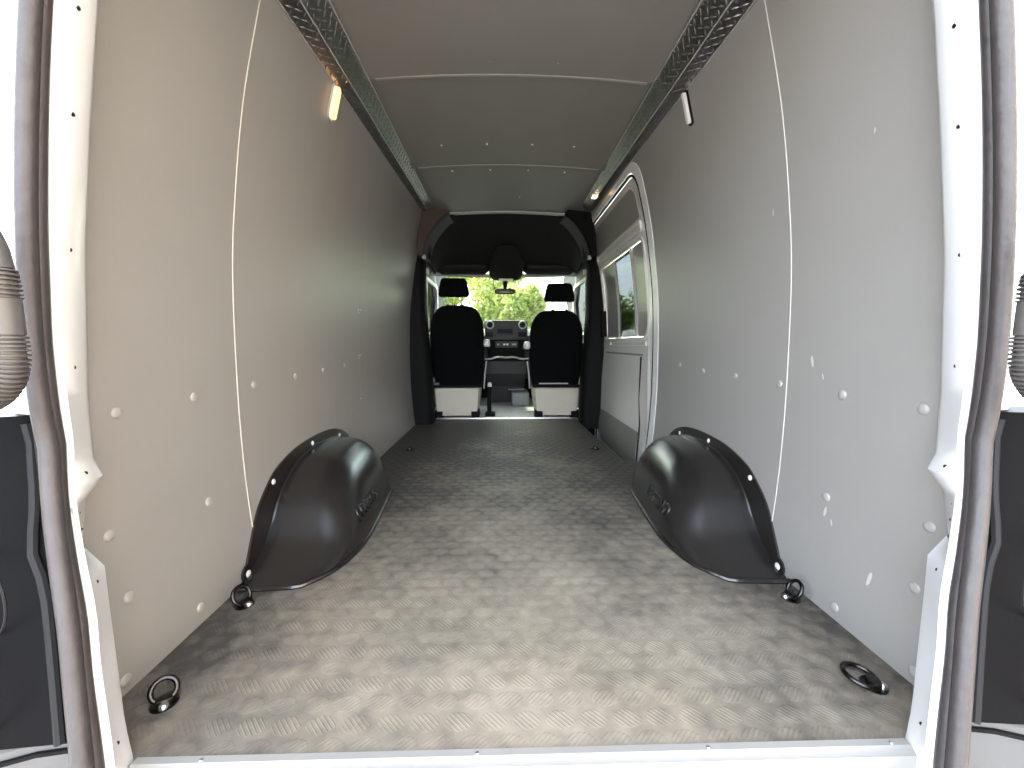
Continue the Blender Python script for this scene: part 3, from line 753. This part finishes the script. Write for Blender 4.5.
t = thing('rearview_mirror', 'dark rear-view mirror hanging at the middle of the windscreen', 'mirror', (.05, 5.0, 1.5))
b = NB(); rr_ = []
for x in rng(-.125, .125, 16):
    e = (1 - abs(x / .132) ** 6) ** .5
    rr_.append([Vector((-.01 + x, 4.98 + math.cos(a) * .02, 1.43 + math.copysign(abs(math.sin(a)) ** .5, math.sin(a)) * .034 * e)) for a in [2 * PI * k / 16 for k in range(16)]])
loft(b, rr_); obj('mirror_shell', b, M['black'], t, smooth=60)
b = NB(); box(b, (-.12, 4.954, 1.404), (.10, 4.96, 1.456), .004); obj('mirror_glass', b, M['darksteel'], t)
b = NB(); tube(b, [Vector((-.01, 4.99, 1.45)), Vector((-.01, 5.02, 1.53)), Vector((-.01, 5.03, 1.60))], [.02, .03, .045], 10); obj('mirror_stem', b, M['black'], t)

# windscreen and its frame
b = NB(); WSa = []
for f in rng(0, 1, 10):
    WSa.append([Vector((u * (.84 + .08 * f), 4.99 + .92 * f - .10 * u * u, 1.625 - .625 * f)) for u in rng(-1, 1, 16)])
rows = [r + [v + Vector((0, .005, .004)) for v in r][::-1] for r in WSa]
loft(b, rows); struct('window_1', b, M['glass'])
b = NB(); tube(b, [Vector((u * .85, 4.985 - .10 * u * u, 1.620)) for u in rng(-1, 1, 16)], .024, 8); obj('header_strip', b, M['palegrey'], bpy.data.objects['window_1'])
for s in (-1, 1):
    b = NB(); tube(b, [Vector((s * .82, 4.50, 1.74)), Vector((s * .885, 4.88, 1.64)), Vector((s * .935, 5.30, 1.38)), Vector((s * .96, 5.80, 1.02))], [.022, .024, .03, .04], 10)
    struct('trim_14' if s < 0 else 'trim_15', b, M['grey'], smooth=60)
    # cab door: lower body, window opening, glass, inner grab handle
    b = NB(); wall_ring(b, s, rrect(4.06, 5.85, -.1, 1.72, .03, 8, 12), rrect(4.22, 5.35, .92, 1.50, (.06, .06, .3, .08), 8, 12), 0, -.06)
    D = struct('door_4' if s < 0 else 'door_5', b, M['dash'], smooth=50)
    b = NB(); wall_ring(b, s, rrect(4.20, 5.37, .90, 1.52, (.07, .07, .3, .09), 8, 12), rrect(4.235, 5.33, .935, 1.485, (.05, .05, .28, .07), 8, 12), .012, -.02); obj('window_surround', b, M['boltwhite'], D)
    b = NB(); wall_fill(b, s, 4.21, 5.36, .91, 1.51, (.06, .06, .3, .08), -.03, -.035); obj('pane', b, M['sideglass'], D)
    b = NB(); tube(b, [wpt(s, 4.75, .55, .02), wpt(s, 4.72, .60, .05), wpt(s, 4.70, .72, .055), wpt(s, 4.72, .84, .05), wpt(s, 4.75, .88, .02)], .014, 8); obj('grab_handle', b, M['palegrey'], D)
    b = NB(); box(b, tuple(wpt(s, 4.3, .80, 0) + Vector((-.03, 0, 0))), tuple(wpt(s, 5.2, .87, 0) + Vector((.03, 0, 0))), .01); obj('door_ledge', b, M['palegrey'], D)
    # seat belt
    t = thing('seat_belt', 'grey seat belt hanging on the cab side behind the ' + ('seat with the dark lever' if s < 0 else 'seat with the pale strip'), 'seat belt', (s * .80, 4.2, .3))
    b = NB()
    loft(b, [[Vector((s * (x - .002), y0, z)), Vector((s * (x + .002), y0, z)), Vector((s * (x + .002), y0 + .045, z)), Vector((s * (x - .002), y0 + .045, z))] for x, y0, z in ((.815, 4.17, 1.50), (.82, 4.17, 1.2), (.835, 4.18, .8), (.85, 4.2, .3))]); obj('webbing', b, M['palegrey'], t)
    b = NB(); box(b, (min(s * .79, s * .83), 4.165, 1.49), (max(s * .79, s * .83), 4.22, 1.55), .006); obj('guide', b, M['palegrey'], t)
    b = NB(); box(b, (min(s * .81, s * .84), 4.165, .86), (max(s * .81, s * .84), 4.22, .93), .006); obj('tongue', b, M['steel'], t)

# ------------------------------------------------------------------ seats
def seat(cx, dz, label, strip):
    t = thing('cab_seat', label, 'seat', (cx, 4.5, 0))
    yb = 4.36
    def selp(a, n): return math.copysign(abs(math.cos(a)) ** (2 / n), math.cos(a)), math.copysign(abs(math.sin(a)) ** (2 / n), math.sin(a))
    b = NB(); rg = []
    tab = [(.30, .235), (.34, .255), (.5, .282), (.75, .293), (.95, .290), (1.06, .272), (1.13, .235), (1.17, .20), (1.195, .15), (1.205, .08)]
    dep = [(.30, .05), (.36, .075), (.8, .08), (1.1, .06), (1.18, .04), (1.205, .012)]
    for z, _ in [(z, 0) for z in rng(.30, 1.17, 24) + [1.18, 1.19, 1.197, 1.202, 1.205]]:
        w = slerp(tab, z); d = slerp(dep, z); y = yb + .10 - .09 * (z - .3)
        rg.append([Vector((cx + selp(a, 3.5)[0] * w, y + selp(a, 2.6)[1] * d, z + (dz if z > .45 else dz * 0))) for a in [2 * PI * k / 32 for k in range(32)]])
    loft(b, rg); bk = obj('backrest', b, M['fabric'], t, smooth=60)
    # headrest
    b = NB(); rg = []
    hz = 1.375 + dz
    for q in rng(-1, 1, 16):
        e = (1 - abs(q) ** 5) ** .45 if abs(q) < 1 else .12
        e = max(e, .25); w = (.156 - .020 * q) * (.80 + .20 * e)
        rg.append([Vector((cx + .03 * (1 if cx > 0 else -1) + selp(a, 4)[0] * w, yb + .05 + selp(a, 3)[1] * .055 * e, hz + .10 * q + .02)) for a in [2 * PI * k / 28 for k in range(28)]])
    loft(b, rg); obj('headrest', b, M['fabric'], t, smooth=60)
    for u in ((-.04, .11) if cx > 0 else (-.10, .05)):
        b = NB(); tube(b, [Vector((cx + u, yb + .05, 1.17 + dz)), Vector((cx + u, yb + .05, 1.33 + dz))], .006, 8); obj('headrest_post', b, M['steel'], t)
        b = NB(); tube(b, [Vector((cx + u, yb + .05, 1.175 + dz)), Vector((cx + u, yb + .05, 1.215 + dz))], .016, 8); obj('post_sleeve', b, M['black'], t)
    # cushion
    b = NB(); rg = []
    for y in rng(yb + .06, yb + .58, 14):
        e = min(1, .6 + (y - yb - .06) / .05, .55 + (yb + .58 - y) / .05)
        rg.append([Vector((cx + selp(a, 4)[0] * .265 * (.9 + .1 * e), y, .40 + selp(a, 3)[1] * .085 * e)) for a in [2 * PI * k / 28 for k in range(28)]])
    loft(b, rg); obj('cushion', b, M['fabric'], t, smooth=60)
    # cream base box, narrower at the foot
    b = NB(); rg = []
    for z, w in ((.02, .205), (.05, .222), (.20, .238), (.305, .243), (.315, .238)):
        rg.append([Vector((cx + x * w, y, z)) for x, y in ((-1, yb - .05), (-.96, yb - .07), (.96, yb - .07), (1, yb - .05), (1, yb + .45), (-1, yb + .45))])
    loft(b, rg); ba = obj('seat_base', b, M['cream'], t, smooth=30)
    b = NB()
    yf = yb - .071
    tube(b, [Vector((cx - .10, yf, .03)), Vector((cx - .10, yf, .07)), Vector((cx - .08, yf, .09)), Vector((cx + .02, yf, .092)), Vector((cx + .04, yf, .075)), Vector((cx + .04, yf, .03))], .003, 6)
    tube(b, [Vector((cx - .235, yf, .30)), Vector((cx + .235, yf, .30))], .003, 6)
    obj('pressed_rib', b, M['cream'], ba)
    for sx in (-1, 1):
        b = NB(); rg = [[Vector((cx + sx * x, y, z)) for y, z in ((yb - .085, -.01), (yb - .085, .05), (yb - .06, .075), (yb + .1, .075), (yb + .1, -.01))] for x in (.155, .235)]; loft(b, rg)
        obj('foot', b, M['black'], t, smooth=0)
    b = NB(); box(b, (cx - .262, yb + .0, .315), (cx + .262, yb + .5, .345), .01); obj('seat_rail', b, M['black'], t)
    # armrest toward the aisle, pale end
    si = 1 if cx < 0 else -1; ax = cx + si * .322
    b = NB(); rg = []
    for y in rng(yb + .03, yb + .38, 8): rg.append([Vector((ax + math.cos(a) * .032, y, .775 + dz * .5 + math.sin(a) * .038)) for a in [2 * PI * k / 16 for k in range(16)]])
    loft(b, rg); ar = obj('armrest', b, M['black'], t, smooth=50)
    b = NB(); rg = []
    for y, k in ((yb - .012, .5), (yb - .005, .85), (yb + .01, 1), (yb + .05, 1)): rg.append([Vector((ax + math.copysign(abs(math.cos(a)) ** .7, math.cos(a)) * .036 * k, y, .80 + dz * .5 + math.copysign(abs(math.sin(a)) ** .7, math.sin(a)) * .042 * k)) for a in [2 * PI * k2 / 16 for k2 in range(16)]])
    loft(b, rg); obj('armrest_end', b, M['boltwhite'], ar, smooth=50)
    b = NB(); tube(b, [Vector((ax - si * .035, yb + .06, .30)), Vector((ax - si * .025, yb + .05, .45)), Vector((ax - si * .005, yb + .05, .60))], .008, 8); obj('side_trim', b, M['palegrey'], t)
    if strip:
        b = NB(); box(b, (cx - .19, yb - .012, .352), (cx + .13, yb + .0, .366), .003); obj('lower_strip', b, M['palegrey'], t)
    else:
        b = NB(); disc(b, (cx - .27, yb - .0, .40), (-.3, -1, 0), .035, .02, 16, dome=True); obj('adjuster_knob', b, M['grey'], t)
        b = NB(); box(b, (cx - .255, yb - .01, .345), (cx - .20, yb + .02, .37), .005); obj('adjuster_bracket', b, M['grey'], t)
seat(-.538, 0.0, 'black cab seat on a cream base, beside the upright dark lever', False)
seat(.545, -.05, 'black cab seat on a cream base with a pale strip under the backrest', True)
t = thing('parking_lever', 'upright dark lever with a pale tip standing between the two seats', 'lever', (-.195, 4.48, -.01))
b = NB(); tube(b, [Vector((-.195, 4.48, .01)), Vector((-.197, 4.48, .15)), Vector((-.19, 4.48, .32))], [.026, .024, .022], 10); obj('lever_grip', b, M['black'], t)
b = NB(); tube(b, [Vector((-.19, 4.48, .315)), Vector((-.19, 4.48, .345)), Vector((-.19, 4.48, .362))], [.024, .024, .012], 10); obj('lever_tip', b, M['boltwhite'], t)
b = NB(); box(b, (-.24, 4.42, -.012), (-.13, 4.56, .022), .008); obj('lever_base', b, M['black'], t)

# ------------------------------------------------------------------ dashboard
t = thing('dashboard', 'dark grey dashboard with round vents under the windscreen', 'dashboard', (0, 5.5, .3))
b = NB()
pr = [(5.32, .62), (5.30, .80), (5.33, .90), (5.45, .97), (5.70, 1.00), (5.92, .98), (5.92, .30), (5.70, .30), (5.60, .55)]
loft(b, [[Vector((x, y, z)) for y, z in pr] for x in rng(-.90, .90, 12)]); obj('dash_body', b, M['dash'], t, smooth=30)
b = NB(); rg = []
for y, k in ((5.19, .96), (5.20, 1.0), (5.26, 1.0), (5.60, 1.0)):
    rg.append([Vector((.005 + x * k, y, .98 + z * k - (0 if y < 5.5 else .02))) for y0, x, z in [(0, x, z) for x, z in rrect(-.275, .275, -.135, .115, (.05, .05, .035, .035), 5, 4)]])
loft(b, rg); cs = obj('centre_stack', b, M['dash'], t, smooth=40)
b = NB(); box(b, (-.235, 5.20, .62), (.245, 5.5, .86), .02); obj('lower_stack', b, M['black'], t)
for x in (-.205, .215):
    b = NB(); torus(b, (x, 5.186, 1.035), (0, 1, 0), .046, .009, 28, 8); v = obj('vent_ring', b, M['palegrey'], cs)
    b = NB(); disc(b, (x, 5.195, 1.035), (0, -1, 0), .042, .006, 24); disc(b, (x, 5.188, 1.035), (0, -1, 0), .014, .008, 14); obj('vent', b, M['blackrub'], cs)
    b = NB(); box(b, (x - .055, 5.184, .885), (x + .045, 5.195, .945), .004); obj('switch_block', b, M['blackrub'], cs)
b = NB(); box(b, (-.105, 5.182, .925), (.085, 5.195, .985), .005); obj('display_slot', b, M['blackrub'], cs)
b = NB(); box(b, (-.05, 5.184, 1.005), (.05, 5.195, 1.022), .003); box(b, (-.125, 5.188, .90), (.105, 5.194, 1.04), .005); obj('display_surround', b, M['dash'], cs)
b = NB(); box(b, (-.135, 5.185, .745), (.155, 5.2, .825), .006); cp = obj('control_panel', b, M['dash'], t)
for x, m in ((-.10, 'palegrey'), (-.02, 'mapl'), (.02, 'mapl'), (.09, 'palegrey'), (.12, 'palegrey')):
    b = NB(); box(b, (x - .014, 5.178, .775), (x + .014, 5.187, .797), .003); obj('button', b, M[m], cp)
b = NB(); tube(b, [Vector((x, 5.16, .612 + .012 * math.cos(x * 11) - .006 * math.cos(x * 30))) for x in rng(-.27, .29, 30)], .012, 8); obj('tray_edge', b, M['palegrey'], t)
b = NB(); box(b, (-.26, 5.18, .57), (.28, 5.45, .605), .01); obj('tray', b, M['black'], t)
b = NB(); loft(b, [[Vector((x * (.27 - .05 * (.6 - z)), y, z)) for x in (-1, 1) for z_ in (0,)] + [Vector((x * (.27 - .05 * (.6 - z)), 5.8, z)) for x in (1, -1)] for y, z in ((5.22, .60), (5.26, .40), (5.42, .22), (5.5, -.01))])
obj('lower_console', b, M['dash'], t, smooth=20)
b = NB(); box(b, (.07, 5.10, -.012), (.30, 5.45, .17), .03, 3); tube(b, [Vector((.03, 5.12, .205)), Vector((.24, 5.12, .21))], .01, 8); obj('cup_holder', b, M['grey'], t)
# bulkhead under the windscreen
b = NB(); box(b, (-.95, 5.93, -.1), (.95, 5.97, .98)); struct('wall_front', b, M['black'], smooth=0)
b = NB(); tube(b, [Vector((-.52 + .19 * math.cos(a), 4.98 + .05 * math.sin(a), .93 + .17 * math.sin(a))) for a in [2 * PI * k / 32 for k in range(32)]], .015, 8, closed=True)
t = thing('steering_wheel', 'black steering wheel in front of the seat beside the dark lever', 'steering wheel', (-.52, 5.1, .9)); obj('rim', b, M['black'], t)
b = NB(); tube(b, [Vector((-.52, 5.04, .92)), Vector((-.52, 5.27, .83))], .04, 10); box(b, (-.70, 5.02, .91), (-.34, 5.05, .945), .008); obj('hub', b, M['black'], t)

# ------------------------------------------------------------------ outside: trees beyond the windscreen, a parked van beside it
def tree(x, y, h, r, label, m, n, seed, low=.2, sq=1.0):
    rd = random.Random(seed); t = thing('tree', label, 'tree', (x, y, -.7), 'trees beyond the windscreen')
    b = NB(); tube(b, [Vector((x, y, -.7)), Vector((x + .1, y, -.7 + h * .35)), Vector((x - .05, y, -.7 + h * .75))], [.2, .15, .05], 8)
    for k in range(6):
        a = rd.random() * 2 * PI; z0 = -.7 + h * (.25 + .07 * k)
        tube(b, [Vector((x, y, z0)), Vector((x + math.cos(a) * r * .4, y + math.sin(a) * r * .4, z0 + h * .13)), Vector((x + math.cos(a) * r * .8, y + math.sin(a) * r * .8, z0 + h * .2))], [.06, .04, .015], 6)
    obj('trunk', b, M['bark'], t)
    cl = [(rd.gauss(0, .45), rd.gauss(0, .45), rd.random(), .25 + .25 * rd.random()) for _ in range(26)]
    b = NB()
    for i in range(n):
        c = rd.choice(cl); v = Vector((rd.gauss(0, 1), rd.gauss(0, 1), rd.gauss(0, 1))).normalized() * (c[3] * rd.random() ** .4)
        p = Vector((x + (c[0] + v.x) * r, y + (c[1] + v.y) * r * .6, -.7 + h * (low + (1 - low) * c[2]) + v.z * r * sq))
        if p.z < -.6: continue
        e = Vector((rd.gauss(0, 1), rd.gauss(0, 1), rd.gauss(0, 1))).normalized(); f = e.orthogonal().normalized(); s_ = .09 + .09 * rd.random()
        vs = [b.verts.new(p + e * s_), b.verts.new(p + f * s_ * .6), b.verts.new(p - e * s_), b.verts.new(p - f * s_ * .6)]; b.faces.new(vs)
    obj('crown', b, m, t, smooth=0)
tree(-3.6, 18, 5.6, 2.3, 'dense green tree filling the windscreen behind the seat with the dark lever', M['leafB'], 9000, 1, .05)
tree(-.3, 22, 5.8, 2.6, 'pale green leafy tree behind the rear-view mirror', M['leafA'], 9000, 2, .05)
tree(1.0, 18, 3.9, 1.1, 'smaller yellow green tree right of the mirror, with open sky beside it', M['leafA'], 5000, 3, .05)
tree(6.6, 24, 4.2, 2.4, 'low green tree seen beside the headrest near the sliding door', M['leafB'], 6000, 4, .05)
tree(8.6, 20, 4.0, 2.4, 'green tree seen through the sliding door window', M['leafB'], 6000, 5, .05)
t = thing('parked_van', 'white parked van seen through the sliding door window', 'van', (6.2, 15, -.7))
b = NB()
pr = [(12.6, -.35), (12.6, .35), (13.0, .55), (13.9, 1.35), (17.6, 1.4), (17.7, 1.2), (17.7, -.35)]
loft(b, [[Vector((x, y, z if z < .6 else z - k)) for y, z in pr] for x, k in ((5.25, .08), (5.35, 0), (6.95, 0), (7.05, .08))]); obj('body', b, M['carwhite'], t, smooth=30)
for x in (5.235, 7.045):
    for y0, y1 in ((13.6, 14.7), (14.9, 16.1), (16.3, 17.4)):
        b = NB(); loft(b, [[Vector((x, y, z)) for y, z in ((y0 + (.25 if y0 < 14 else 0), .55), (y0 + (.55 if y0 < 14 else .05), 1.15), (y1, 1.15), (y1, .55))], [Vector((x + .03, y, z)) for y, z in ((y0 + (.25 if y0 < 14 else 0), .55), (y0 + (.55 if y0 < 14 else .05), 1.15), (y1, 1.15), (y1, .55))]]); obj('window', b, M['carglass'], t, smooth=0)
    for y in (13.4, 16.8):
        b = NB(); torus(b, (x + (.08 if x < 6 else -.08), y, -.36), (1, 0, 0), .25, .10, 24, 10); obj('wheel', b, M['blackrub'], t)
b = NB(); loft(b, [[Vector((x, y, z)) for x in (5.5, 6.8)] + [Vector((x, y - .03, z)) for x in (6.8, 5.5)] for y, z in ((13.04, .62), (13.80, 1.28))]); obj('windscreen', b, M['carglass'], t)

# unseen beige block added behind the van to bounce warm light onto the left wall
t = thing('added_bounce_block', 'beige block added out of view to bounce warm light onto the left wall', 'added_bounce_block', (10.5, -7, -.7))
b = NB(); box(b, (7.0, -16, -.7), (14, 1.5, 6.5)); obj('wall', b, M['beige'], t, smooth=0)
b = NB(); box(b, (6.7, -16.3, 6.5), (14.3, 1.8, 6.8)); obj('roof', b, M['grey'], t, smooth=0)
for y in (-15, -11, -7, -3):
    b = NB(); box(b, (6.94, y, 1.0), (7.0, y + 1.6, 2.6)); obj('window', b, M['carglass'], t, smooth=0)

# repeats of a kind share a group
GROUPS = {'tie_down_ring': 'tie-down rings in the cargo floor', 'wheel_arch_cover': 'wheel arch covers', 'tread_plate_valance': 'tread plate valances under the roof',
          'wall_lamp': 'wall lamps under the valances', 'cab_seat': 'cab seats', 'seat_belt': 'cab seat belts', 'sun_visor': 'sun visors', 'cable_conduit': 'cable conduits at the rear opening',
          'tail_lamp': 'tail lamps', 'bumper_corner': 'rear bumper corners'}
for o in COL.objects:
    g_ = GROUPS.get(o.name.split('.')[0])
    if g_ and o.parent is None: o['group'] = g_
